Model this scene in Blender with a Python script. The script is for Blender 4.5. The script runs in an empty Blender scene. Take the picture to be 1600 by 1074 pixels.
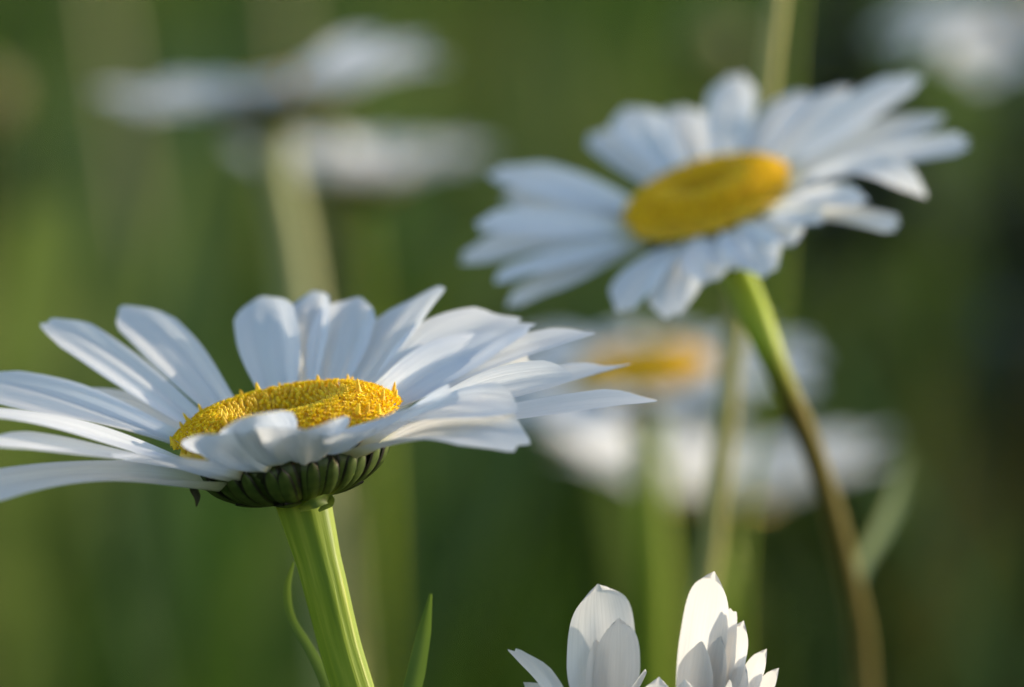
import bpy, math, random
import numpy as np
from mathutils import Vector, Matrix
random.seed(7)
R = math.radians
SC = bpy.context.scene
COL = SC.collection

# ---------------------------------------------------------------- camera
PITCH = R(6.0)
CAM = Vector((0.0, -0.387, 0.50))
LENS, SENSOR, FOCUS = 105.0, 23.6, 0.385
cd = bpy.data.cameras.new('camera')
cam = bpy.data.objects.new('camera', cd)
COL.objects.link(cam)
cam.location = CAM
cam.rotation_euler = (math.pi / 2 - PITCH, 0, 0)
cd.lens, cd.sensor_width, cd.sensor_fit = LENS, SENSOR, 'HORIZONTAL'
cd.clip_start, cd.clip_end = 0.01, 2000
cd.dof.use_dof = True
cd.dof.focus_distance = FOCUS
cd.dof.aperture_fstop = 10.0
SC.camera = cam
FW = Vector((0, math.cos(PITCH), -math.sin(PITCH)))
UP = Vector((0, math.sin(PITCH), math.cos(PITCH)))
RT = Vector((1, 0, 0))

# ---------------------------------------------------------------- sky, sun, exposure
SUN_EL, SUN_AZ = R(15.5), R(73)            # azimuth from +Y (view direction) towards +X
w = bpy.data.worlds.new('World'); SC.world = w; w.use_nodes = True
nt = w.node_tree
sky = nt.nodes.new('ShaderNodeTexSky'); sky.sky_type = 'NISHITA'; sky.sun_disc = False
sky.sun_elevation, sky.sun_rotation = SUN_EL, SUN_AZ
bg = nt.nodes['Background']; bg.inputs['Strength'].default_value = 0.14
nt.links.new(sky.outputs[0], bg.inputs[0])
sl = bpy.data.lights.new('sun', 'SUN'); sl.energy = 2.7; sl.angle = R(0.5); sl.color = (1.0, 0.87, 0.68)
sun = bpy.data.objects.new('sun', sl); COL.objects.link(sun)
SDIR = Vector((math.sin(SUN_AZ) * math.cos(SUN_EL), math.cos(SUN_AZ) * math.cos(SUN_EL), math.sin(SUN_EL)))
sun.rotation_euler = (-SDIR).to_track_quat('-Z', 'Y').to_euler()
sun.location = (2, 1, 2)
vs = SC.view_settings
vs.view_transform = 'Standard'; vs.look = 'None'; vs.gamma = 1; vs.use_curve_mapping = False
vs.exposure = 1.15
SC.cycles.use_denoising = True
SC.cycles.max_bounces = 8
SC.cycles.sample_clamp_indirect = 6

# ---------------------------------------------------------------- helpers
def ray(px, py):
    """direction through a photo pixel, scaled to unit depth"""
    k = SENSOR / LENS / 1600
    return FW + RT * ((px - 800) * k) - UP * ((py - 537) * k)
def at(px, py, d):
    return CAM + ray(px, py) * d

def mesh_obj(name, verts, faces, mat, parent=None, uv=None, smooth=True, me=None):
    if me is None:
        me = bpy.data.meshes.new(name)
        me.from_pydata([tuple(v) for v in verts], [], faces)
        if uv is not None:
            l = me.uv_layers.new(name='UVMap')
            idx = np.empty(len(me.loops), dtype=np.int32); me.loops.foreach_get('vertex_index', idx)
            l.data.foreach_set('uv', np.asarray(uv, dtype=np.float32)[idx].ravel())
        if smooth:
            me.polygons.foreach_set('use_smooth', [True] * len(me.polygons))
        if mat: me.materials.append(mat)
        me.update()
    o = bpy.data.objects.new(name, me); COL.objects.link(o)
    if parent: o.parent = parent
    return o

def thing(name, label, cat, loc, group=None):
    o = bpy.data.objects.new(name, None); COL.objects.link(o)
    o.empty_display_size = 0.01
    o.location = loc; o['label'] = label; o['category'] = cat
    if group: o['group'] = group
    return o

def grid_faces(nu, nv):
    return [(i * nv + j, (i + 1) * nv + j, (i + 1) * nv + j + 1, i * nv + j + 1) for i in range(nu - 1) for j in range(nv - 1)]

def smooth_path(pts, n):
    """centripetal Catmull-Rom through points"""
    P = [Vector(p) for p in pts]
    P = [P[0] * 2 - P[1]] + P + [P[-1] * 2 - P[-2]]
    T = [0.0]
    for i in range(1, len(P)): T.append(T[-1] + max(1e-6, (P[i] - P[i - 1]).length ** 0.5))
    out = []; m = len(P) - 3
    mix = lambda p, q, t0, t1, t: p * ((t1 - t) / (t1 - t0)) + q * ((t - t0) / (t1 - t0))
    for k in range(n + 1):
        s = k / n * m; i = min(int(s), m - 1)
        a, b, c, d = P[i:i + 4]; t0, t1, t2, t3 = T[i:i + 4]; t = t1 + (t2 - t1) * (s - i)
        A1 = mix(a, b, t0, t1, t); A2 = mix(b, c, t1, t2, t); A3 = mix(c, d, t2, t3, t)
        out.append(mix(mix(A1, A2, t0, t2, t), mix(A2, A3, t1, t3, t), t1, t2, t))
    return out

def tube(name, pts, radii, mat, root, ns=20, n=60, ridges=0, amp=0.06, seg_cap=True):
    path = smooth_path(pts, n)
    ref = Vector((0, -1, 0)); V = []; UV = []
    loc = root.location
    for i, p in enumerate(path):
        t = (path[min(i + 1, n)] - path[max(i - 1, 0)]).normalized()
        a = t.cross(ref).normalized(); b = a.cross(t).normalized()
        s = i / n * (len(radii) - 1); k = min(int(s), len(radii) - 2); r = radii[k] + (radii[k + 1] - radii[k]) * (s - k)
        for j in range(ns + 1):
            th = 2 * math.pi * j / ns
            rr = r * (1 + (amp * math.cos(ridges * th + 0.8) if ridges else 0))
            V.append(p + (a * math.cos(th) + b * math.sin(th)) * rr - loc); UV.append((i / n, j / ns))
    F = grid_faces(n + 1, ns + 1)
    c = len(V); V.append(path[-1] - loc); UV.append((1, 0))
    F += [(n * (ns + 1) + j, n * (ns + 1) + j + 1, c) for j in range(ns)]
    return mesh_obj(name, V, F, mat, root, UV)

# ---------------------------------------------------------------- materials
def new_mat(name):
    m = bpy.data.materials.new(name); m.use_nodes = True
    t = m.node_tree; t.nodes.clear()
    return m, t, t.nodes.new('ShaderNodeOutputMaterial')
def N(t, kind, **kw):
    n = t.nodes.new(kind)
    for k, v in kw.items():
        if k in n.inputs: n.inputs[k].default_value = v
        else: setattr(n, k, v)
    return n
def ramp(t, stops):
    r = t.nodes.new('ShaderNodeValToRGB'); e = r.color_ramp.elements
    while len(e) < len(stops): e.new(0.5)
    for k, (p, c) in enumerate(stops):
        e[k].position = p; e[k].color = (c[0], c[1], c[2], 1)
    return r

def petal_mat(name, col, transl, vein=0.16):
    m, t, out = new_mat(name)
    L = t.links.new
    uv = N(t, 'ShaderNodeUVMap')
    mp = N(t, 'ShaderNodeMapping'); mp.inputs['Scale'].default_value = (1.1, 30, 1)
    L(uv.outputs[0], mp.inputs[0])
    oi = N(t, 'ShaderNodeObjectInfo')
    ad = N(t, 'ShaderNodeVectorMath', operation='ADD'); L(mp.outputs[0], ad.inputs[0])
    cx = N(t, 'ShaderNodeCombineXYZ'); mu = N(t, 'ShaderNodeMath', operation='MULTIPLY'); mu.inputs[1].default_value = 37
    L(oi.outputs['Random'], mu.inputs[0]); L(mu.outputs[0], cx.inputs[2]); L(cx.outputs[0], ad.inputs[1])
    no = N(t, 'ShaderNodeTexNoise', Scale=1.0, Detail=3.0); L(ad.outputs[0], no.inputs['Vector'])
    c1 = tuple(x * 0.93 for x in col)
    rp = ramp(t, [(0.3, c1), (0.6, col)]); L(no.outputs[0], rp.inputs[0])
    # yellow-green claw at the very base
    sx = N(t, 'ShaderNodeSeparateXYZ'); L(uv.outputs[0], sx.inputs[0])
    br = ramp(t, [(0.0, (1, 1, 1)), (0.22, (0, 0, 0))]); L(sx.outputs[0], br.inputs[0])
    mx = N(t, 'ShaderNodeMix', data_type='RGBA'); L(br.outputs[0], mx.inputs['Factor']); L(rp.outputs[0], mx.inputs['A'])
    mx.inputs['B'].default_value = (0.62, 0.64, 0.42, 1)
    bu = N(t, 'ShaderNodeBump', Strength=vein, Distance=0.25); L(no.outputs[0], bu.inputs['Height'])
    pb = N(t, 'ShaderNodeBsdfPrincipled', Roughness=0.5); pb.inputs['Specular IOR Level'].default_value = 0.3
    tr = N(t, 'ShaderNodeBsdfTranslucent')
    for s in (pb.inputs['Base Color'], tr.inputs['Color']): L(mx.outputs['Result'], s)
    L(bu.outputs[0], pb.inputs['Normal']); L(bu.outputs[0], tr.inputs['Normal'])
    ms = N(t, 'ShaderNodeMixShader'); ms.inputs[0].default_value = transl
    L(pb.outputs[0], ms.inputs[1]); L(tr.outputs[0], ms.inputs[2]); L(ms.outputs[0], out.inputs[0])
    return m

def stem_mat(name, stops, scale=(3, 9, 1), tip=None, span=(0.8, 0.95), gloss=0.5, transl=0.10):
    m, t, out = new_mat(name); L = t.links.new
    uv = N(t, 'ShaderNodeUVMap'); mp = N(t, 'ShaderNodeMapping'); mp.inputs['Scale'].default_value = scale
    L(uv.outputs[0], mp.inputs[0])
    no = N(t, 'ShaderNodeTexNoise', Scale=1.0, Detail=4.0); L(mp.outputs[0], no.inputs['Vector'])
    rp = ramp(t, stops); L(no.outputs[0], rp.inputs[0])
    col = rp.outputs[0]
    if tip:      # the young end of the stem is greener
        sx = N(t, 'ShaderNodeSeparateXYZ'); L(uv.outputs[0], sx.inputs[0])
        gr = ramp(t, [(span[0], (0, 0, 0)), (span[1], (1, 1, 1))]); L(sx.outputs[0], gr.inputs[0])
        r2 = ramp(t, tip); L(no.outputs[0], r2.inputs[0])
        mx = N(t, 'ShaderNodeMix', data_type='RGBA'); L(gr.outputs[0], mx.inputs['Factor']); L(col, mx.inputs['A']); L(r2.outputs[0], mx.inputs['B'])
        col = mx.outputs['Result']
    bu = N(t, 'ShaderNodeBump', Strength=0.4, Distance=0.0003); L(no.outputs[0], bu.inputs['Height'])
    pb = N(t, 'ShaderNodeBsdfPrincipled', Roughness=gloss); pb.inputs['Specular IOR Level'].default_value = 0.22; L(col, pb.inputs['Base Color']); L(bu.outputs[0], pb.inputs['Normal'])
    tr = N(t, 'ShaderNodeBsdfTranslucent'); L(col, tr.inputs[0])
    ms = N(t, 'ShaderNodeMixShader'); ms.inputs[0].default_value = transl
    L(pb.outputs[0], ms.inputs[1]); L(tr.outputs[0], ms.inputs[2]); L(ms.outputs[0], out.inputs[0])
    return m

def disc_mat(name):
    m, t, out = new_mat(name); L = t.links.new
    tc = N(t, 'ShaderNodeTexCoord')
    no = N(t, 'ShaderNodeTexNoise', Scale=1.6, Detail=2.0); L(tc.outputs['Object'], no.inputs['Vector'])
    rp = ramp(t, [(0.3, (0.86, 0.55, 0.004)), (0.7, (0.95, 0.71, 0.012))]); L(no.outputs[0], rp.inputs[0])
    uv = N(t, 'ShaderNodeUVMap'); sx = N(t, 'ShaderNodeSeparateXYZ'); L(uv.outputs[0], sx.inputs[0])
    mx = N(t, 'ShaderNodeMix', data_type='RGBA'); L(sx.outputs[0], mx.inputs['Factor']); L(rp.outputs[0], mx.inputs['A'])
    mx.inputs['B'].default_value = (0.72, 0.44, 0.006, 1)      # unopened olive-orange buds in the middle
    hs = N(t, 'ShaderNodeHueSaturation'); L(mx.outputs['Result'], hs.inputs['Color'])      # every floret has its own tone
    mr = N(t, 'ShaderNodeMapRange'); L(sx.outputs[1], mr.inputs[0]); mr.inputs['To Min'].default_value = 0.92; mr.inputs['To Max'].default_value = 1.12; L(mr.outputs[0], hs.inputs['Value'])
    mh = N(t, 'ShaderNodeMapRange'); L(sx.outputs[1], mh.inputs[0]); mh.inputs['To Min'].default_value = 0.488; mh.inputs['To Max'].default_value = 0.508; L(mh.outputs[0], hs.inputs['Hue'])
    pb = N(t, 'ShaderNodeBsdfPrincipled', Roughness=0.55); L(hs.outputs[0], pb.inputs['Base Color'])
    tr = N(t, 'ShaderNodeBsdfTranslucent'); L(hs.outputs[0], tr.inputs[0])
    ms = N(t, 'ShaderNodeMixShader'); ms.inputs[0].default_value = 0.32
    L(pb.outputs[0], ms.inputs[1]); L(tr.outputs[0], ms.inputs[2]); L(ms.outputs[0], out.inputs[0])
    return m

def bract_mat(name):
    m, t, out = new_mat(name); L = t.links.new
    uv = N(t, 'ShaderNodeUVMap'); sx = N(t, 'ShaderNodeSeparateXYZ'); L(uv.outputs[0], sx.inputs[0])
    tc = N(t, 'ShaderNodeTexCoord'); no = N(t, 'ShaderNodeTexNoise', Scale=1.3, Detail=3.0); L(tc.outputs['Object'], no.inputs['Vector'])
    g = ramp(t, [(0.3, (0.034, 0.060, 0.010)), (0.7, (0.072, 0.105, 0.020))]); L(no.outputs[0], g.inputs[0])
    e = ramp(t, [(0.60, (0, 0, 0)), (0.80, (1, 1, 1))]); L(sx.outputs[1], e.inputs[0])   # |v|: dark brown margin
    mx = N(t, 'ShaderNodeMix', data_type='RGBA'); L(e.outputs[0], mx.inputs['Factor']); L(g.outputs[0], mx.inputs['A'])
    mx.inputs['B'].default_value = (0.010, 0.008, 0.006, 1)
    pb = N(t, 'ShaderNodeBsdfPrincipled', Roughness=0.45); L(mx.outputs['Result'], pb.inputs['Base Color']); L(pb.outputs[0], out.inputs[0])
    return m

def leaf_mat(name, attr=False, a=(0.06, 0.11, 0.02), b=(0.11, 0.15, 0.03), transl=0.4, scale=40, rough=0.5):
    m, t, out = new_mat(name); L = t.links.new
    if attr:
        at_ = N(t, 'ShaderNodeAttribute', attribute_name='tint'); c = at_.outputs['Color']
    else:
        tc = N(t, 'ShaderNodeTexCoord'); no = N(t, 'ShaderNodeTexNoise', Scale=scale, Detail=3.0); L(tc.outputs['Object'], no.inputs['Vector'])
        rp = ramp(t, [(0.3, a), (0.7, b)]); L(no.outputs[0], rp.inputs[0]); c = rp.outputs[0]
    pb = N(t, 'ShaderNodeBsdfPrincipled', Roughness=rough); L(c, pb.inputs['Base Color']); pb.inputs['Specular IOR Level'].default_value = 0.10 if attr else 0.25
    tr = N(t, 'ShaderNodeBsdfTranslucent'); L(c, tr.inputs[0])
    ms = N(t, 'ShaderNodeMixShader'); ms.inputs[0].default_value = transl
    L(pb.outputs[0], ms.inputs[1]); L(tr.outputs[0], ms.inputs[2]); L(ms.outputs[0], out.inputs[0])
    return m

M_PETAL = petal_mat('white_petal', (0.85, 0.86, 0.87), 0.42)
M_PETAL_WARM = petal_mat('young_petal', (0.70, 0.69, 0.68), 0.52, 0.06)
M_PETAL_FAR = petal_mat('brightened_far_petal', (0.90, 0.90, 0.90), 0.55)  # paler, more translucent copy: extra brightness of the far daisies put into the colour
M_PALE = stem_mat('pale_stem', [(0.3, (0.24, 0.26, 0.09)), (0.7, (0.34, 0.34, 0.14))])
M_DISC = disc_mat('yellow_florets')
M_BRACT = bract_mat('green_bract')
M_STEM = stem_mat('green_stem', [(0.3, (0.12, 0.19, 0.008)), (0.52, (0.19, 0.26, 0.012)), (0.72, (0.30, 0.34, 0.03))], scale=(3, 16, 1))
M_STEM_BROWN = stem_mat('brown_stem', [(0.3, (0.11, 0.095, 0.028)), (0.7, (0.18, 0.150, 0.045))], tip=[(0.3, (0.24, 0.33, 0.02)), (0.7, (0.42, 0.48, 0.05))], span=(0.70, 0.82))
M_STRAW = stem_mat('straw_stalk', [(0.3, (0.30, 0.26, 0.10)), (0.7, (0.42, 0.35, 0.14))])
M_OLIVE = stem_mat('olive_stalk', [(0.3, (0.12, 0.13, 0.035)), (0.7, (0.19, 0.19, 0.06))])
M_STALK = stem_mat('green_straw', [(0.3, (0.22, 0.23, 0.06)), (0.7, (0.34, 0.31, 0.11))], scale=(6, 9, 1))
M_LEAF_DULL = leaf_mat('dull_leaf', a=(0.050, 0.085, 0.012), b=(0.075, 0.115, 0.016), transl=0.3, scale=90)
M_LEAF = leaf_mat('daisy_leaf', a=(0.07, 0.13, 0.02), b=(0.13, 0.19, 0.03), scale=90)
M_DRY = leaf_mat('dry_scrap', a=(0.03, 0.03, 0.012), b=(0.06, 0.05, 0.02), scale=400)
M_GRASS = leaf_mat('meadow_grass', attr=True)

# ---------------------------------------------------------------- the ground
def ground_height(x, y):
    return 0.0
m, t, out = new_mat('meadow_soil')
tc = N(t, 'ShaderNodeTexCoord'); no = N(t, 'ShaderNodeTexNoise', Scale=1.7, Detail=6.0); t.links.new(tc.outputs['Object'], no.inputs['Vector'])
rp = ramp(t, [(0.3, (0.018, 0.032, 0.007)), (0.55, (0.035, 0.058, 0.010)), (0.75, (0.06, 0.08, 0.016))]); t.links.new(no.outputs[0], rp.inputs[0])
pb = N(t, 'ShaderNodeBsdfPrincipled', Roughness=0.9); t.links.new(rp.outputs[0], pb.inputs['Base Color']); t.links.new(pb.outputs[0], out.inputs[0])
g = mesh_obj('ground', [(-600, -600, 0), (600, -600, 0), (600, 600, 0), (-600, 600, 0)], [(0, 1, 2, 3)], m)
g['kind'] = 'structure'

# ---------------------------------------------------------------- flower pieces, in millimetres in the flower's own frame (z along its axis)
def petal_verts(B, T, W, z=Vector((0, 0, 1)), bend=(0.07, 0.07), roll=0.0, cup=0.13, ridge=0.022, notch=0.035, base=0.40, tipw=0.80, wmax=0.62, seed=0, nu=30, nv=15, twist=0.0, wave=0.02, round_=0.20, face=0.0, oval=False):
    rnd = random.Random(seed)
    Ln = (T - B).length
    ax = (T - B) / Ln
    up = (z - ax * z.dot(ax)).normalized()
    tan = Vector((-T.y, T.x, 0)).normalized()
    roll += -face * math.cos(math.atan2(T.y, T.x))
    P1 = B.lerp(T, 1 / 3) + up * bend[0] * Ln * 1.5
    P2 = B.lerp(T, 2 / 3) + up * bend[1] * Ln * 1.5
    ph = [rnd.uniform(0, 6.28) for _ in range(6)]
    skew = rnd.uniform(-0.12, 0.12)
    V = []; UV = []
    nteeth = rnd.choice((2, 3, 3))
    if oval: skew *= 0.3; notch = 0.0; cup *= 0.5; ridge *= 0.5
    def tipcut(v):
        return round_ * abs(v - skew) ** 2.6 + notch * (0.5 + 0.5 * math.cos(nteeth * math.pi * v + math.pi * (nteeth % 2) + math.pi)) * (1 - 0.4 * abs(v)) + (0 if oval else 0.02 * math.sin(2 * v + ph[0]))
    c0 = min(tipcut(-1 + 2 * j / (nv - 1)) for j in range(nv))
    for i in range(nu):
        u0 = i / (nu - 1)
        u0 = 1 - (1 - u0) ** 1.25
        for j in range(nv):
            v = -1 + 2 * j / (nv - 1)
            cut = tipcut(v) - c0
            u = u0 * (1 - cut * u0 ** 2)
            p = B * (1 - u) ** 3 + P1 * 3 * u * (1 - u) ** 2 + P2 * 3 * u * u * (1 - u) + T * u ** 3
            d = ((P1 - B) * (1 - u) ** 2 + (P2 - P1) * 2 * u * (1 - u) + (T - P2) * u * u).normalized()
            s = -(tan - d * tan.dot(d)).normalized(); n = s.cross(d)
            a = roll + twist * u
            s, n = s * math.cos(a) + n * math.sin(a), n * math.cos(a) - s * math.sin(a)
            k = min(u / wmax, 1); sm = k * k * (3 - 2 * k)
            h = base + (1 - base) * sm
            if u > wmax: h *= 1 - (1 - tipw) * ((u - wmax) / (1 - wmax)) ** 2
            if oval: h *= math.sqrt(max(0.0, 1 - 0.99 * max(0.0, (u0 - 0.20) / 0.80) ** 7))
            h *= W / 2
            off = W * (cup * (v * v - 0.35) * (1 - 0.5 * u) + ridge * math.cos(2.5 * math.pi * v) * math.sin(math.pi * min(1, u * 1.05 + 0.05)) ** 0.6
                       + wave * math.sin(5 * u + ph[1]) * v + wave * math.sin(7 * u + ph[2] + 2 * v))
            if oval: off *= min(1.0, 2 * h / W)
            V.append(p + s * (v * h) + n * off); UV.append((u, v * 0.5 + 0.5))
    return V, grid_faces(nu, nv), UV

DISC_LIB = {}
def disc_mesh(key, count, spikes):
    """unit-radius 9.8 mm disc: dome with a dimple, covered in florets"""
    if key in DISC_LIB: return DISC_LIB[key]
    RD = 9.8
    def hz(r):                       # r in 0..1
        return 2.1 * (1 - max(0, (r - 0.50) / 0.50) ** 2.4) - 2.1 * math.exp(-(r / 0.33) ** 2) - (1.2 if r > 0.999 else 0)
    V, F, UV = [], [], []
    nr, na = 16, 48
    for i in range(nr):
        r = i / (nr - 1)
        for j in range(na + 1):
            th = 2 * math.pi * j / na
            V.append((RD * 0.97 * r * math.cos(th), RD * 0.97 * r * math.sin(th), hz(min(r, 0.998)) - 0.25 - (1.0 if i == nr - 1 else 0)))
            UV.append((max(0, 1 - r / 0.4) * 0.9, 0))
    F += grid_faces(nr, na + 1)
    rnd = random.Random(3)
    ga = math.pi * (3 - 5 ** 0.5)
    for k in range(count):
        r = ((k + 0.5) / count) ** 0.5; th = k * ga + rnd.uniform(-.022, .022) / max(r, .2); r = min(0.995, r + rnd.uniform(-.012, .012))
        h = hz(r); slope = (hz(min(r + 0.01, 0.998)) - hz(max(r - 0.01, 0))) / (0.02 * RD)
        nrm = Vector((-slope * math.cos(th), -slope * math.sin(th), 1)).normalized()
        c = Vector((RD * r * math.cos(th), RD * r * math.sin(th), h))
        s = RD * 1.75 / count ** 0.5 * (0.5 + 0.12 * rnd.random())
        a = nrm.orthogonal().normalized(); b = nrm.cross(a)
        bud = max(0, 1 - r / 0.45)
        base = len(V); tone = rnd.random()
        if r < 0.58:                 # closed buds: small domes
            hh = s * (1.0 + 0.35 * rnd.random())
            for (q, zz) in ((1.0, -0.4), (0.95, 0.25), (0.55, 0.8)):
                for j in range(6):
                    t_ = 2 * math.pi * j / 6
                    V.append(c + (a * math.cos(t_) + b * math.sin(t_)) * s * q * 0.62 + nrm * hh * zz); UV.append((bud, tone))
            V.append(c + nrm * hh); UV.append((bud, tone))
            for lv in range(2):
                for j in range(6):
                    F.append((base + lv * 6 + j, base + lv * 6 + (j + 1) % 6, base + lv * 6 + 6 + (j + 1) % 6, base + lv * 6 + 6 + j))
            for j in range(6): F.append((base + 12 + j, base + 12 + (j + 1) % 6, base + 18))
        else:                        # open tubular florets with five flared lobes
            hh = s * (0.8 + 0.7 * rnd.random())
            lean = Vector((math.cos(th), math.sin(th), 0)) * 0.25
            nn = (nrm + lean * rnd.uniform(-0.4, 1.0)).normalized()
            t0 = rnd.random() * 6; lobe = rnd.uniform(0.85, 1.3)
            for (q, zz) in ((0.40, -0.5), (0.42, 0.6)):
                for j in range(10):
                    t_ = t0 + 2 * math.pi * j / 10
                    V.append(c + (a * math.cos(t_) + b * math.sin(t_)) * s * q + nn * hh * zz); UV.append((0, tone))
            for j in range(10):
                t_ = t0 + 2 * math.pi * j / 10
                q = lobe if j % 2 == 0 else 0.5
                V.append(c + (a * math.cos(t_) + b * math.sin(t_)) * s * q + nn * hh * (1.0 if j % 2 == 0 else 0.8)); UV.append((0, tone))
            V.append(c + nn * hh * 0.55); UV.append((0.25, tone))
            for lv in range(2):
                for j in range(10):
                    F.append((base + lv * 10 + j, base + lv * 10 + (j + 1) % 10, base + lv * 10 + 10 + (j + 1) % 10, base + lv * 10 + 10 + j))
            if spikes and rnd.random() < (0.015 if r < 0.88 else 0.17):    # styles standing out of the open florets
                b2 = len(V); ln = rnd.uniform(0.5, 1.15)
                nn2 = (nn + Vector((rnd.uniform(-.2, .2), rnd.uniform(-.2, .2), 0.9))).normalized()
                for zz, q in ((0.1, 0.34), (0.6, 0.20), (1.0, 0.14), (1.25, 0.03)):
                    for j in range(5):
                        t_ = 2 * math.pi * j / 5
                        V.append(c + (a * math.cos(t_) + b * math.sin(t_)) * q + nn2 * (ln * zz)); UV.append((0, tone))
                for lv in range(3):
                    for j in range(5):
                        F.append((b2 + lv * 5 + j, b2 + lv * 5 + (j + 1) % 5, b2 + lv * 5 + 5 + (j + 1) % 5, b2 + lv * 5 + 5 + j))
    o = mesh_obj('flower_disc', V, F, M_DISC, None, UV)
    me = o.data; bpy.data.objects.remove(o)
    DISC_LIB[key] = me
    return me

RI = 8.5     # involucre rim radius
def bowl(t, rs=1.0):
    a = t * math.pi / 2
    return (2.0 + (RI - 2.0) * math.sin(a) ** 1.15) * rs, -5.9 + 4.1 * (1 - math.cos(a)) ** 1.1
BR = {}
def bract_mesh(row):
    if row in BR: return BR[row]
    t0, t1, hw, lift, cv = ((0.05, 1.12, 0.100, 0.08, 0.20), (0.0, 1.0, 0.100, 0.22, 0.20), (0.0, 0.46, 0.24, 0.36, 0.25))[row]
    V, UV = [], []; nu, nv = 14, 9
    for i in range(nu):
        u = i / (nu - 1); tt = t0 + (t1 - t0) * u
        r, z = bowl(min(tt, 1)); z += max(0, tt - 1) * 7
        r2, z2 = bowl(min(tt, 1) + 0.01)
        tg = Vector((r2 - r, 0, z2 - z)).normalized(); nr = Vector((tg.z, 0, -tg.x))
        wprof = (1 - max(0, (u - 0.62) / 0.38) ** 2.2) ** 0.6 if u < 1 else 0.05
        for j in range(nv):
            v = -1 + 2 * j / (nv - 1)
            ang = hw * wprof * v
            rr = r + nr.x * (lift + cv * (1 - v * v)); zz = z + nr.z * (lift + cv * (1 - v * v))
            V.append((rr * math.cos(ang), rr * math.sin(ang), zz))
            UV.append((u, max(abs(v), 1.0 if u > 0.97 else 0, 0.0)))
    o = mesh_obj('bract', V, grid_faces(nu, nv), M_BRACT, None, UV); me = o.data; bpy.data.objects.remove(o)
    BR[row] = me
    return me
def cup_mesh():
    if 'cup' in BR: return BR['cup']
    V, UV = [], []; nu, nv = 12, 41
    for i in range(nu):
        r, z = bowl(i / (nu - 1))
        for j in range(nv):
            th = 2 * math.pi * j / (nv - 1); V.append((r * math.cos(th), r * math.sin(th), z)); UV.append((0, 0.75))
    o = mesh_obj('involucre', V, grid_faces(nu, nv), M_BRACT, None, UV); me = o.data; bpy.data.objects.remove(o)
    BR['cup'] = me
    return me

PET_LIB = {}
def lib_petals(mat):
    PET = PET_LIB.setdefault(mat.name, [])
    if not PET:
        for k in range(5):
            rnd = random.Random(50 + k)
            V, F, UV = petal_verts(Vector((0, 0, 0)), Vector((1, 0, 0.0)) * 18, 6.4 + rnd.uniform(-.5, .5), bend=(0.05 + rnd.uniform(-.02, .02), 0.04 + rnd.uniform(-.03, .03)), seed=k, nu=18, nv=9)
            o = mesh_obj('petal', V, F, mat, None, UV); PET.append(o.data); bpy.data.objects.remove(o)
    return PET

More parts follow.
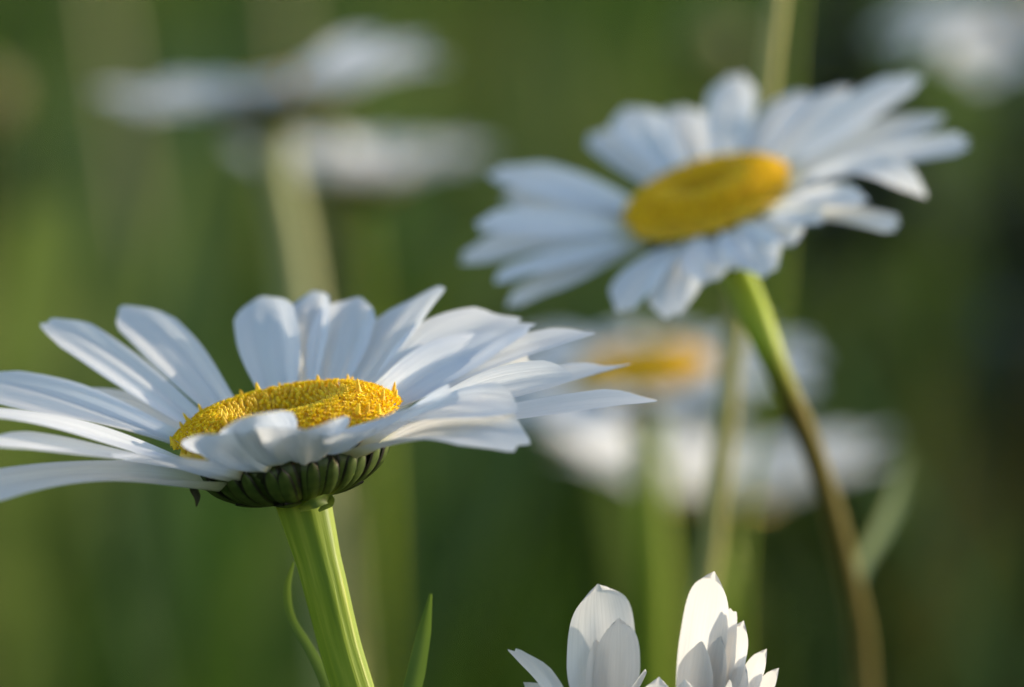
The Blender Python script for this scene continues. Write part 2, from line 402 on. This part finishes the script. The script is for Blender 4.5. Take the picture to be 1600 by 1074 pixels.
GROUP = 'ox-eye daisies in the meadow'
def daisy(label, centre, roll, elev, scale, stem_pts, stem_r, stem_mat_=None, petals=None, n_auto=0, auto_elev=5, auto_len=1.0, droop=0.0, seed=1, fine=False, petal_material=None, toe=(0, 0, 0), yaw=0.0, skip=(), drop=0.0):
    """centre = world point of the disc centre; roll (right side up) and elev (how far we look down on it) in degrees; scale 1 = 9.8 mm disc radius"""
    rnd = random.Random(seed)
    n = (-RT * math.sin(R(roll)) + UP * math.cos(R(roll))) * math.cos(R(elev)) - FW * math.sin(R(elev))
    if yaw: n = (n + RT * yaw).normalized()
    ex = (RT - n * RT.dot(n)).normalized(); ey = n.cross(ex)
    rot = Matrix((ex, ey, n)).transposed()
    base = stem_pts[0]
    root = thing('oxeye_daisy', label, 'daisy', base, GROUP)
    s = 0.001 * scale
    M = Matrix.Translation(centre - base) @ rot.to_4x4() @ Matrix.Scale(s, 4)
    Mi = (rot.to_4x4().inverted())
    # disc and bracts
    d = mesh_obj('flower_disc', None, None, None, root, me=disc_mesh('fine' if fine else 'plain', 1150 if fine else 620, fine)); d.matrix_basis = M @ Matrix.Translation((0, 0, -drop))
    inv = mesh_obj('involucre', None, None, None, root, me=cup_mesh()); inv.matrix_basis = M
    for row, cnt, ph in ((0, 32, 0.0), (1, 30, 0.1), (2, 7, 0.3)):
        if not fine and row == 2: continue
        for k in range(cnt):
            b = mesh_obj('bract', None, None, None, inv, me=bract_mesh(row))
            b.rotation_euler = (rnd.uniform(-.012, .012), rnd.uniform(-.012, .012), ph + 2 * math.pi * (k + rnd.uniform(-.3, .3)) / cnt)
            q = rnd.uniform(.97, 1.035); b.scale = (q, q, 1)
    # petals that follow given tips
    for k, spec in enumerate(petals or []):
        px, py, side, Rt, W = spec[:5]; kw = dict(spec[5]) if len(spec) > 5 else {}
        r = ray(px, py); rl = r.length; r = r / rl
        cvec = centre - CAM; tca = cvec.dot(r); d2 = cvec.length_squared - tca * tca
        Rm = Rt * s
        th = math.sqrt(max(0, Rm * Rm - d2))
        Tw = CAM + r * (tca + side * th)
        Tl = (Mi @ ((Tw - centre).to_4d())).to_3d() / s
        phi = math.atan2(Tl.y, Tl.x) + R(kw.pop('dphi', 0))
        rb = kw.pop('rb', 8.3); zb = kw.pop('zb', -2.2)
        B = Vector((rb * math.cos(phi), rb * math.sin(phi), zb + 0.35 * math.sin(k * 2.4)))
        V, F, UV = petal_verts(B, Tl, W, seed=seed * 100 + k, **kw)
        p = mesh_obj('petal', V, F, petal_material or M_PETAL, root, UV); p.matrix_basis = M
    for k in range(n_auto):
        phi = 2 * math.pi * (k + rnd.uniform(-.25, .25)) / n_auto
        if any(a < math.degrees(phi) % 360 < b for a, b in skip): continue
        p = mesh_obj('petal', None, None, None, root, me=lib_petals(petal_material or M_PETAL)[k % 5])
        e = R(auto_elev + rnd.uniform(-9, 9) + droop * math.sin(phi))
        L_ = auto_len * rnd.uniform(0.9, 1.1)
        p.matrix_basis = M @ Matrix.Rotation(phi, 4, 'Z') @ Matrix.Translation((8.2, 0, -2.0 + 0.4 * (k % 2))) @ Matrix.Rotation(-e, 4, 'Y') @ Matrix.Rotation(rnd.uniform(-.25, .25), 4, 'X') @ Matrix.Scale(L_, 4)
    # stem
    end = centre - n * (5.2 * s)
    tube('stem', stem_pts + [end], stem_r, stem_mat_ or M_STEM, root, ridges=9 if fine else 6, amp=0.025 if fine else 0.04, n=90 if fine else 40, ns=54 if fine else 14)
    return root, M

def to_ground(p, dx, dy, k=3):
    """points from the ground up to just below p"""
    b = Vector((p.x + dx, p.y + dy, 0.0))
    out = []
    for i in range(k):
        f = i / k
        q = b.lerp(p, f); q.x += dx * 0.35 * math.sin(math.pi * f) * -0.4
        out.append(q)
    return out

def ribbon(name, pts, widths, mat, root, fold=0.3, n=30, facing=Vector((0, -1, 0))):
    path = smooth_path(pts, n); V = []; UV = []; nv = 5; loc = root.location
    for i, p in enumerate(path):
        t_ = (path[min(i + 1, n)] - path[max(i - 1, 0)]).normalized()
        a = t_.cross(facing).normalized(); b = a.cross(t_).normalized()
        s = i / n * (len(widths) - 1); k = min(int(s), len(widths) - 2); wd = widths[k] + (widths[k + 1] - widths[k]) * (s - k)
        for j in range(nv):
            v = -1 + 2 * j / (nv - 1)
            V.append(p + a * (v * wd / 2) + b * (fold * wd / 2 * v * v) - loc); UV.append((i / n, v * .5 + .5))
    return mesh_obj(name, V, grid_faces(n + 1, nv), mat, root, UV)

# ---------------------------------------------------------------- the daisy in front
D1 = 0.387
c1 = at(448, 663, D1)
T1 = [  # tip x, tip y, side (+1 behind the centre, -1 in front), reach, width
    (70, 500, 1, 31, 5.0, dict(face=0.12, bend=(0.0, 0.03), cup=0.10, notch=0.02)),
    (188, 478, 1, 31, 5.4, dict(face=0.15, bend=(0.0, 0.05), cup=0.10)),
    (72, 632, 1, 27, 5.4, dict(bend=(0.05, 0.07), face=0.2)),
    (406, 460, 1, 28, 5.7, dict(bend=(0.0, 0.05), notch=0.03, roll=0.12)),
    (488, 452, 1, 30, 4.5, dict(roll=0.2, bend=(0.0, 0.06), ridge=0.035)),
    (560, 461, 1, 28, 5.6, dict(roll=-0.12, bend=(0.0, 0.06), ridge=0.035)),
    (682, 447, 1, 30, 6.6, dict(roll=0.15, bend=(0.0, 0.05))),
    (828, 500, 1, 30, 9.0, dict(face=0.45, bend=(0.03, 0.10), notch=0.06)),
    (930, 517, 1, 33, 5.2, dict(bend=(0.03, 0.05), face=0.2)),
    (836, 560, 1, 27, 8.6, dict(face=0.5, bend=(0.05, 0.09), zb=-1.6)),
    (988, 566, 1, 33, 5.0, dict(bend=(0.0, 0.02), face=0.1, notch=0.09)),
    (895, 588, -1, 27, 6.0, dict(bend=(0.04, 0.06), face=0.25)),
    (1027, 622, 1, 32, 5.2, dict(bend=(-0.02, 0.03), face=0.14)),
    (806, 640, -1, 26, 6.4, dict(bend=(0.08, 0.09), face=0.25, zb=-2.2)),
    (690, 618, -1, 24, 7.2, dict(bend=(0.00, 0.02), face=0.1, zb=-1.4)),
    (816, 700, -1, 29, 8.0, dict(bend=(0.06, 0.12), face=0.15, zb=-2.2)),
    (552, 672, -1, 21, 6.2, dict(bend=(-0.08, -0.02), zb=-0.9, cup=0.22, ridge=0.03, round_=0.28, notch=0.02, wave=0.01, roll=0.12)),
    (498, 660, -1, 22, 6.4, dict(bend=(-0.08, -0.02), zb=-1.3, cup=0.26, ridge=0.03, round_=0.30, notch=0.01, wave=0.01, roll=-0.1)),
    (442, 664, -1, 23, 6.6, dict(bend=(-0.07, -0.01), zb=-0.8, cup=0.26, ridge=0.04, round_=0.30, notch=0.02, wave=0.01, roll=0.15)),
    (380, 646, -1, 23, 6.8, dict(bend=(-0.08, -0.02), zb=-1.4, cup=0.28, ridge=0.03, round_=0.32, notch=0.01, wave=0.01, roll=-0.12)),
    (318, 674, -1, 22, 7.2, dict(bend=(-0.06, -0.02), zb=-1.3, cup=0.24, ridge=0.03, round_=0.26, notch=0.02, wave=0.01)),
    (194, 714, -1, 23, 6.6, dict(bend=(0.02, 0.02), face=0.1, zb=-2.6)),
    (-70, 594, 1, 32, 6.2, dict(bend=(0.03, 0.03), face=0.18, zb=-2.2)),
    (-60, 648, -1, 31, 6.0, dict(bend=(0.03, 0.05), face=0.22, zb=-2.0)),
    (-40, 692, -1, 32, 6.4, dict(bend=(0.02, 0.03), face=0.2, zb=-2.6)),
    (-60, 784, -1, 33, 8.2, dict(bend=(0.04, 0.06), face=0.24, zb=-2.9)),
]
st1 = to_ground(at(660, 1500, D1), 0.03, 0.02) + [at(582, 1210, D1), at(528, 1000, D1), at(502, 895, D1)]
daisy1, MF1 = daisy('large sharp white daisy seen side on above its thick green ribbed stem', c1, 10, 10.5, 1.0,
      st1, [0.0021, 0.0021, 0.0020, 0.0018, 0.00178, 0.00182, 0.00192, 0.0025], petals=T1, seed=1, fine=True)
# the curled bract at the top of its stem, the dry scrap hanging under its petals, the thin leaf hugging its stem
ribbon('withered_scrap', [at(305, 757, D1 - .004), at(303, 765, D1 - .005), at(308, 776, D1 - .005), at(307, 792, D1 - .005)], [0.0004, 0.0007, 0.0006, 0.0001], M_DRY, daisy1)
ribbon('curled_bract', [at(468, 797, D1 - .004), at(490, 787, D1 - .0055), at(512, 779, D1 - .0045), at(513, 786, D1 - .003), at(498, 799, D1 - .003)], [0.0004, 0.0009, 0.0008, 0.0009, 0.0002], M_LEAF, daisy1)
ribbon('leaf', [at(545, 1180, D1 + .004), at(508, 1062, D1 + .008), at(482, 1010, D1 + .009), at(457, 968, D1 + .009), at(449, 925, D1 + .008), at(459, 878, D1 + .006)],
       [0.0012, 0.0011, 0.0008, 0.0007, 0.0007, 0.0002], M_LEAF, daisy1)

# ---------------------------------------------------------------- the daisy behind it on the right
D2 = 0.450
c2 = at(1104, 306, D2)
T2 = [
    (766, 262, 1, 28, 6.4, dict(bend=(0.02, 0.02), face=0.25)),
    (716, 404, -1, 29, 6.4, dict(bend=(0.03, 0.03), face=0.2, dphi=3)),
    (785, 304, 1, 26, 6.0, dict(bend=(0.02, 0.02), face=0.2)),
    (742, 352, -1, 27, 6.2, dict(bend=(0.03, 0.03), face=0.3, dphi=3)),
    (774, 440, -1, 28, 6.0, dict(bend=(0.03, 0.03), face=0.15)),
    (796, 480, -1, 28, 6.0, dict(bend=(0.03, 0.03), face=0.1)),
    (830, 290, 1, 23, 6.0, dict(bend=(0.02, 0.02), face=0.2)),
    (975, 487, -1, 27, 6.1, dict(bend=(0.06, 0.08))),
    (1052, 496, -1, 27, 6.3, dict(bend=(0.06, 0.08))),
    (1112, 440, -1, 23, 6.3, dict(bend=(0.06, 0.06))),
    (1150, 418, -1, 22, 6.1, dict(bend=(0.06, 0.06))),
    (1205, 430, -1, 26, 6.3, dict(bend=(0.05, 0.09))),
    (1240, 380, -1, 22, 5.6, dict(bend=(0.05, 0.06))),
    (930, 205, 1, 26, 5.9, dict(bend=(0.03, 0.03))),
    (975, 168, 1, 27, 6.5, dict(bend=(0.03, 0.03))),
    (1056, 166, 1, 27, 6.1, dict(bend=(0.0, 0.03))),
    (1150, 112, 1, 29, 6.3, dict(bend=(-0.02, 0.03))),
    (1256, 141, 1, 28, 6.5, dict(bend=(0.02, 0.03))),
    (1324, 133, 1, 28, 6.1, dict(bend=(0.02, 0.03))),
    (1436, 118, 1, 31, 6.1, dict(bend=(0.03, 0.03), face=0.3, tipw=0.95, round_=0.12)),
    (1476, 180, 1, 31, 5.8, dict(face=0.3, bend=(0.03, 0.03))),
    (1516, 224, 1, 29, 5.0, dict(face=0.25, round_=0.1, bend=(0.03, 0.04))),
    (1448, 308, -1, 27, 5.8, dict(bend=(0.12, 0.26), tipw=0.95, round_=0.14)),
    (1405, 356, -1, 27, 4.1, dict(bend=(0.04, 0.05), round_=0.08, tipw=0.95)),
    (1352, 318, -1, 24, 5.2, dict(bend=(0.06, 0.08))),
    (1284, 346, -1, 22, 5.6, dict(bend=(0.05, 0.06))),
]
st2 = to_ground(at(1352, 1230, D2 + .06), 0.01, 0.02) + [at(1349, 1074, D2 + .052), at(1325, 900, D2 + .032), at(1268, 700, D2 + .008), at(1215, 580, D2 - .007), at(1180, 495, D2 - .0075)]
daisy2, _ = daisy('slightly blurred tilted white daisy facing the viewer on a brown stem', c2, 18, 19, 0.865,
      st2, [0.0014, 0.0014, 0.0014, 0.0013, 0.0012, 0.0011, 0.0012, 0.0015, 0.0018], M_STEM_BROWN, petals=T2, seed=2, fine=False)
ribbon('leaf', [at(1334, 940, D2 + .036), at(1344, 885, D2 + .05), at(1378, 820, D2 + .068), at(1404, 765, D2 + .082), at(1420, 712, D2 + .09)], [0.0010, 0.0018, 0.0022, 0.0020, 0.0006], M_LEAF_DULL, daisy2)

# ---------------------------------------------------------------- the cupped young daisy at the lower edge
D9 = 0.388
c9 = at(1020, 1215, D9)
T9 = [
    (797, 1010, 1, 18, 4.7, dict(bend=(0.05, 0.12), zb=-1)),
    (934, 913, 1, 20, 10.8, dict(bend=(-0.04, 0.0), notch=0.01, round_=0.04, tipw=1.0, oval=True)),
    (1116, 893, 1, 20, 7.8, dict(bend=(-0.03, 0.0), notch=0.008, round_=0.04, tipw=1.0, oval=True, roll=0.3)),
    (966, 966, 1, 16, 6.2, dict(bend=(-0.02, 0.0), notch=0.01, round_=0.04, tipw=1.0, oval=True)),
    (930, 998, -1, 14, 3.8, dict(bend=(-0.02, 0.0), notch=0.008, round_=0.04, tipw=1.0, oval=True)),
    (1008, 1046, -1, 14, 5.6, dict(bend=(-0.02, 0.02), notch=0.01, round_=0.04, tipw=1.0, oval=True)),
    (1030, 1058, -1, 16, 5.3, dict(bend=(-0.02, 0.02), notch=0.01, round_=0.04, tipw=1.0, oval=True)),
    (1146, 953, 1, 17, 4.4, dict(bend=(-0.02, 0.02), notch=0.02)),
    (1162, 970, 1, 17, 4.9, dict(bend=(-0.02, 0.02), round_=0.04, tipw=1.0, oval=True)),
    (1126, 994, -1, 14, 3.8, dict(bend=(-0.02, 0.0), round_=0.04, tipw=1.0, oval=True)),
    (1094, 1003, -1, 13, 5.6, dict(bend=(-0.02, 0.0), roll=0.2)),
    (1198, 1014, 1, 16, 4.4, dict(bend=(-0.02, 0.04), round_=0.04, tipw=1.0, oval=True)),
    (1217, 1044, -1, 16, 4.0, dict(bend=(-0.02, 0.04), notch=0.01, round_=0.04, tipw=1.0, oval=True)),
    (1070, 1062, -1, 17, 4.9, dict(bend=(0.0, 0.04), notch=0.01, round_=0.04, tipw=1.0, oval=True)),
    (818, 1066, -1, 18, 4.9, dict(bend=(0.05, 0.1), notch=0.01, round_=0.04, tipw=1.0, oval=True)),
    (1165, 1040, -1, 17, 5.3, dict(bend=(0.0, 0.04), notch=0.01, round_=0.04, tipw=1.0, oval=True)),
    (1140, 1062, -1, 18, 5.3, dict(bend=(0.0, 0.04), notch=0.01, round_=0.04, tipw=1.0, oval=True)),
    (1240, 1110, -1, 18, 5.6, dict(bend=(0.0, 0.06), notch=0.01, round_=0.04, tipw=1.0, oval=True)),
    (870, 1120, -1, 19, 5.6, dict(bend=(0.0, 0.06), notch=0.01, round_=0.04, tipw=1.0, oval=True)),
    (950, 1100, -1, 19, 6.2, dict(bend=(0.0, 0.05), notch=0.01, round_=0.04, tipw=1.0, oval=True)),
]
daisy('half opened white daisy with upright petals at the lower edge', c9, -4, 24, 0.72,
      to_ground(at(1035, 1500, D9 + .01), 0.02, 0.02), [0.0021, 0.0021, 0.0020, 0.0020, 0.0021], petals=T9, seed=9, petal_material=M_PETAL_WARM)

# ---------------------------------------------------------------- blurred daisies farther back
def far_daisy(label, px, py, k, roll, elev, scale, mid, dxg, **kw):
    D = 0.387 * k
    c = at(px, py, D)
    pts = to_ground(at(mid[-1][0], mid[-1][1], D + .004), dxg, 0.03) + [at(x, y, D) for x, y in reversed(mid)]
    r = kw.pop('r', 0.0020)
    return daisy(label, c, roll, elev, scale, pts, [r] * 4 + [r * 0.95, r], kw.pop('mat', None), **kw)

far_daisy('blurred white daisy whose yellow disc peeks out beside the petals of the sharp daisy', 1000, 578, 1.6, 8, 13, 0.97, [(1010, 680), (1024, 900)], 0.01, n_auto=26, auto_elev=3, seed=3, r=0.0022)
far_daisy('blurred cup shaped white daisy behind the two stems below the yellow disc', 1116, 768, 1.75, -3, 2, 0.95, [(1122, 850), (1136, 1000)], 0.0, n_auto=34, auto_elev=29, auto_len=1.18, drop=0.6, petal_material=M_PETAL_FAR, seed=4, r=0.0016)
far_daisy('blurred white daisy seen edge on at the upper left on a thick pale stem', 425, 142, 1.72, 10, 1, 0.98, [(430, 250), (458, 400), (505, 800)], 0.03, n_auto=28, auto_elev=12, drop=0.5, petal_material=M_PETAL_FAR, seed=5, r=0.0026, mat=M_PALE)
far_daisy('faint blurred white daisy just below the edge-on one and behind its stem', 562, 270, 1.9, -2, 2, 0.78, [(566, 330), (585, 600)], 0.02, n_auto=32, auto_elev=20, auto_len=1.15, drop=0.6, petal_material=M_PETAL_FAR, seed=6, r=0.0016)
far_daisy('blurred pale daisy cut off by the top right corner', 1630, 8, 2.0, -4, -4, 1.0, [(1650, 130), (1720, 500)], 0.02, n_auto=28, auto_elev=-15, auto_len=1.1, drop=2.0, petal_material=M_PETAL_FAR, seed=8, r=0.0014)

# ---------------------------------------------------------------- stalks, blades
def seed_head(root, top, mat):
    V, F = [], []; rnd = random.Random(int(top.x * 1e4))
    for k in range(34):
        f = k / 34; th = k * 2.4
        c = top - root.location + Vector((math.cos(th) * .0022 * (1 - f * .6), math.sin(th) * .0022 * (1 - f * .6), f * .05))
        d = Vector((math.cos(th) * .35, math.sin(th) * .35, 1)).normalized(); a = d.orthogonal().normalized(); b = d.cross(a); i0 = len(V)
        for zz, q in ((0, .0002), (.0025, .0010), (.005, .0007), (.0075, .0001)):
            for j in range(5):
                V.append(c + d * zz + (a * math.cos(j * 1.2566) + b * math.sin(j * 1.2566)) * q)
        for lv in range(3):
            for j in range(5): F.append((i0 + lv * 5 + j, i0 + lv * 5 + (j + 1) % 5, i0 + lv * 5 + 5 + (j + 1) % 5, i0 + lv * 5 + 5 + j))
    mesh_obj('seed_head', V, F, mat, root)

def stalk(label, pix, k, r, mat, head=True, grp='tall grass stalks'):
    D = 0.387 * k
    pts = [at(x, y, D) for x, y in pix]
    pts = to_ground(pts[0], 0.0, 0.01) + pts
    root = thing('grass_stalk', label, 'stalk', pts[0], grp)
    tube('stem', pts, [r, r, r, r * .9, r * .8], mat, root, ns=12, n=40, ridges=5)
    if head: seed_head(root, pts[-1], mat)
    return root
stalk('tall straw coloured stalk crossing behind the tilted daisy and running out of the top edge', [(1085, 1074), (1112, 840), (1128, 700), (1150, 490), (1190, 190), (1214, -10), (1240, -260)], 1.27, 0.0012, M_STALK)
stalk('thin green stalk close beside the straw coloured stalk', [(1150, 1074), (1165, 800), (1218, 460), (1240, 60), (1262, -200)], 1.5, 0.0006, M_STEM)
stalk('broad blurred olive stalk at the far upper left behind the edge-on daisy', [(225, 900), (205, 400), (150, 0), (120, -250)], 5.0, 0.0060, M_OLIVE)
stalk('faint olive stalk rising above the middle of the edge-on daisy', [(470, 420), (455, 200), (440, 0), (430, -250)], 4.2, 0.0045, M_OLIVE)
stalk('short faint tan stalk standing behind the thick stem of the sharp daisy', [(560, 1200), (548, 1000), (535, 820), (520, 600)], 1.9, 0.0014, M_OLIVE)

b = at(615, 1220, .392)
gb = thing('meadow_grass_plant', 'slender sharp green grass blade standing alone right of the thick green stem', 'grass blade', Vector((b.x - .01, b.y, 0)))
ribbon('leaf_blade', [gb.location, Vector((b.x - .006, b.y, .25)), b, at(650, 1050, .392), at(663, 985, .392), at(673, 928, .391)], [0.0022, 0.0022, 0.0018, 0.0016, 0.0012, 0.0003], M_LEAF, gb, fold=0.5)

def weed(label, px, py0, py1, k, wid, n, seed, mat):
    D = 0.387 * k; rnd = random.Random(seed); top = at(px, py0, D); low = at(px + 10, py1, D)
    root = thing('leafy_weed', label, 'weed', Vector((low.x, low.y, 0)), 'leafy weeds among the grass')
    tube('stem', [root.location, low, low.lerp(top, .5), top], [.003, .0028, .002, .001], mat, root, ns=8, n=20)
    V, F = [], []; ln = (top - low).length
    for i in range(n):
        f = rnd.random(); c = low.lerp(top, f) - root.location; th = rnd.uniform(0, 6.28); el = rnd.uniform(-.3, .9)
        d = Vector((math.cos(th) * math.cos(el), math.sin(th) * math.cos(el), math.sin(el))); sd = d.cross(Vector((0, 0, 1))).normalized(); u = sd.cross(d)
        L_ = wid * rnd.uniform(.5, 1.0) * (1.0 - 0.45 * f); b0 = len(V); m_ = 8
        for a in range(m_):
            q = a / (m_ - 1); hw = L_ * .24 * math.sin(math.pi * min(1, q * .93 + .05)) ** .8
            for v in (-1, 0, 1): V.append(c + d * (L_ * q) + sd * hw * v + u * (-L_ * .35 * q * q + .25 * hw * abs(v)))
        F += [tuple(b0 + x for x in f_) for f_ in grid_faces(m_, 3)]
    mesh_obj('leaves', V, F, mat, root)
M_LIGHT = leaf_mat('fresh_leaf', a=(0.07, 0.15, 0.008), b=(0.11, 0.19, 0.012), transl=0.45, scale=60)
M_DARK = leaf_mat('shade_toned_leaf', a=(0.018, 0.026, 0.014), b=(0.036, 0.050, 0.024), transl=0.12, scale=60)  # for the added dark weeds: background shade is put into the leaf colour
weed('added dark leafy weed standing in for the deep blurred shade above the tilted daisy', 1320, -60, 420, 4.2, 0.055, 110, 4, M_DARK)
weed('added dark leafy weed standing in for the dark right edge below the pale corner daisy', 1612, 150, 1000, 4.4, 0.06, 230, 5, M_DARK)

weed('fresh bright green leafy plant blurred behind the gap between the two largest daisies', 610, 330, 520, 3.4, 0.035, 60, 6, M_LIGHT)

def bud(label, px, py, k, r, mat, smat, dx):
    c = at(px, py, 0.387 * k); base = Vector((c.x + dx, c.y + .02, 0))
    root = thing('flower_bud', label, 'bud', base, 'closed buds')
    V, UV, F = [], [], []; nu, nv = 14, 25
    for i in range(nu):
        a = math.pi * i / (nu - 1)
        for j in range(nv):
            b_ = 2 * math.pi * j / (nv - 1); q = r * math.sin(a) * (1 + .05 * math.cos(8 * b_ + 6 * a))
            V.append(c - base + Vector((q * math.cos(b_), q * math.sin(b_), -r * .85 * math.cos(a)))); UV.append((i / nu, j / nv))
    mesh_obj('bud_head', V, grid_faces(nu, nv), mat, root, UV)
    tube('stem', [base, base.lerp(c, .5) + Vector((dx * .1, 0, 0)), c - Vector((0, 0, r * .8))], [.0016, .0014, .0012], smat, root, ns=10, n=24)
bud('round olive bud faintly visible left of the straw coloured stalk', 1112, 72, 2.6, 0.0065, M_OLIVE, M_OLIVE, .01)
bud('blurred brown bud at the left edge beside the broad olive stalk', -34, 150, 2.6, 0.008, M_STEM_BROWN, M_OLIVE, -.01)

# ---------------------------------------------------------------- meadow grass (uncountable)
def build_grass():
    rng = np.random.default_rng(11)
    specs = []
    # (count, y range, half-angle spread, height range)
    zc = CAM.z
    pal = np.array([(.012, .037, .006), (.036, .086, .008), (.066, .128, .010), (.102, .156, .015), (.145, .150, .042), (.030, .066, .021)])
    def area(tufts, per, d0, d1, rad, hlo, hhi, wlo, whi, power=1.0, ang=0.55):
        """tufts of blades; a tuft has one colour and one height of its own"""
        d = d0 + (d1 - d0) * rng.random(tufts) ** power
        tx = (rng.random(tufts) * 2 - 1) * (0.12 + d * ang); ty = CAM.y + d
        th = hlo + (hhi - hlo) * rng.random(tufts) ** 1.3
        k = rng.choice(6, tufts, p=[.26, .26, .18, .10, .07, .13])
        col = pal[k] * (0.7 + 0.6 * rng.random((tufts, 1)))
        n = tufts * per
        q = np.repeat(np.arange(tufts), per)
        r = rad * rng.random(n) ** 0.6; a = rng.random(n) * 2 * np.pi
        return np.concatenate([np.stack([tx[q] + r * np.cos(a), ty[q] + r * np.sin(a), th[q] * (0.6 + 0.5 * rng.random(n)), wlo + (whi - wlo) * rng.random(n), d[q]], 1),
                               col[q] * (0.85 + 0.3 * rng.random((n, 1)))], 1)
    A = [area(450, 20, 0.1, 1.2, .03, .12, .30, .002, .005, ang=0.8),
         area(330, 60, 0.95, 2.4, .030, .16, .43, .003, .006, ang=0.42),
         area(560, 60, 2.2, 6.0, .06, .22, .50, .004, .009, ang=0.36),
         area(1100, 20, 5.5, 24.0, .09, .3, .65, .012, .035, power=1.3, ang=0.38)]
    herbs = area(230, 26, 1.1, 3.2, .011, .12, .44, .008, .018, ang=0.36)          # broad-topped herbs, pale olive or grey green
    q = rng.random(len(herbs) // 26) < 0.6
    herbs[:, 5:8] = np.repeat(np.where(q[:, None], [[.118, .164, .036]], [[.060, .105, .040]]), 26, 0) * (0.8 + 0.4 * rng.random((len(herbs), 1)))
    A.append(herbs)
    P = np.concatenate(A)
    kind = np.zeros(len(P), bool); kind[-len(herbs):] = True
    # keep nearby tips under the view so that none stands between the lens and the flowers
    d = P[:, 4]; lim = zc - np.tan(R(11.2)) * d - 0.02
    near = d < 0.95
    P[near, 2] = np.minimum(P[near, 2], np.maximum(lim[near], 0.05))
    n = len(P); segs = 5
    az = rng.random(n) * 2 * np.pi; lean = rng.random(n) ** 1.5 * 0.45
    face = rng.random(n) * 2 * np.pi
    V = np.zeros((n, segs, 2, 3), np.float32)
    for i in range(segs):
        f = i / (segs - 1)
        off = lean * P[:, 2] * f ** 2
        cx = P[:, 0] + np.cos(az) * off; cy = P[:, 1] + np.sin(az) * off; cz = P[:, 2] * (f - 0.25 * lean * f ** 2)
        hw = P[:, 3] / 2 * np.where(kind, (0.06, 0.06, 0.12, 1.0, 0.55)[i], (1 - f) ** 0.6) + 0.0002
        for s_, sg in ((0, -1), (1, 1)):
            V[:, i, s_, 0] = cx + np.cos(face) * hw * sg; V[:, i, s_, 1] = cy + np.sin(face) * hw * sg; V[:, i, s_, 2] = cz
    idx = np.arange(n)[:, None] * segs * 2
    F = []
    for i in range(segs - 1):
        a = idx + i * 2
        F.append(np.concatenate([a, a + 1, a + 3, a + 2], 1))
    F = np.stack(F, 1).reshape(-1, 4)
    me = bpy.data.meshes.new('meadow_grass')
    me.vertices.add(n * segs * 2); me.vertices.foreach_set('co', V.reshape(-1))
    me.loops.add(F.size); me.loops.foreach_set('vertex_index', F.reshape(-1).astype(np.int32))
    me.polygons.add(len(F)); me.polygons.foreach_set('loop_start', np.arange(0, F.size, 4, dtype=np.int32))
    me.update(calc_edges=True)
    c = P[:, 5:8]
    colr = np.repeat(np.concatenate([c, np.ones((n, 1))], 1), segs * 2, 0).astype(np.float32)
    at_ = me.color_attributes.new('tint', 'FLOAT_COLOR', 'POINT'); at_.data.foreach_set('color', colr.reshape(-1))
    me.materials.append(M_GRASS)
    o = bpy.data.objects.new('meadow_grass', me); COL.objects.link(o)
    o['kind'] = 'stuff'; o['label'] = 'tall green meadow grass blurred behind the daisies'; o['category'] = 'grass'
build_grass()
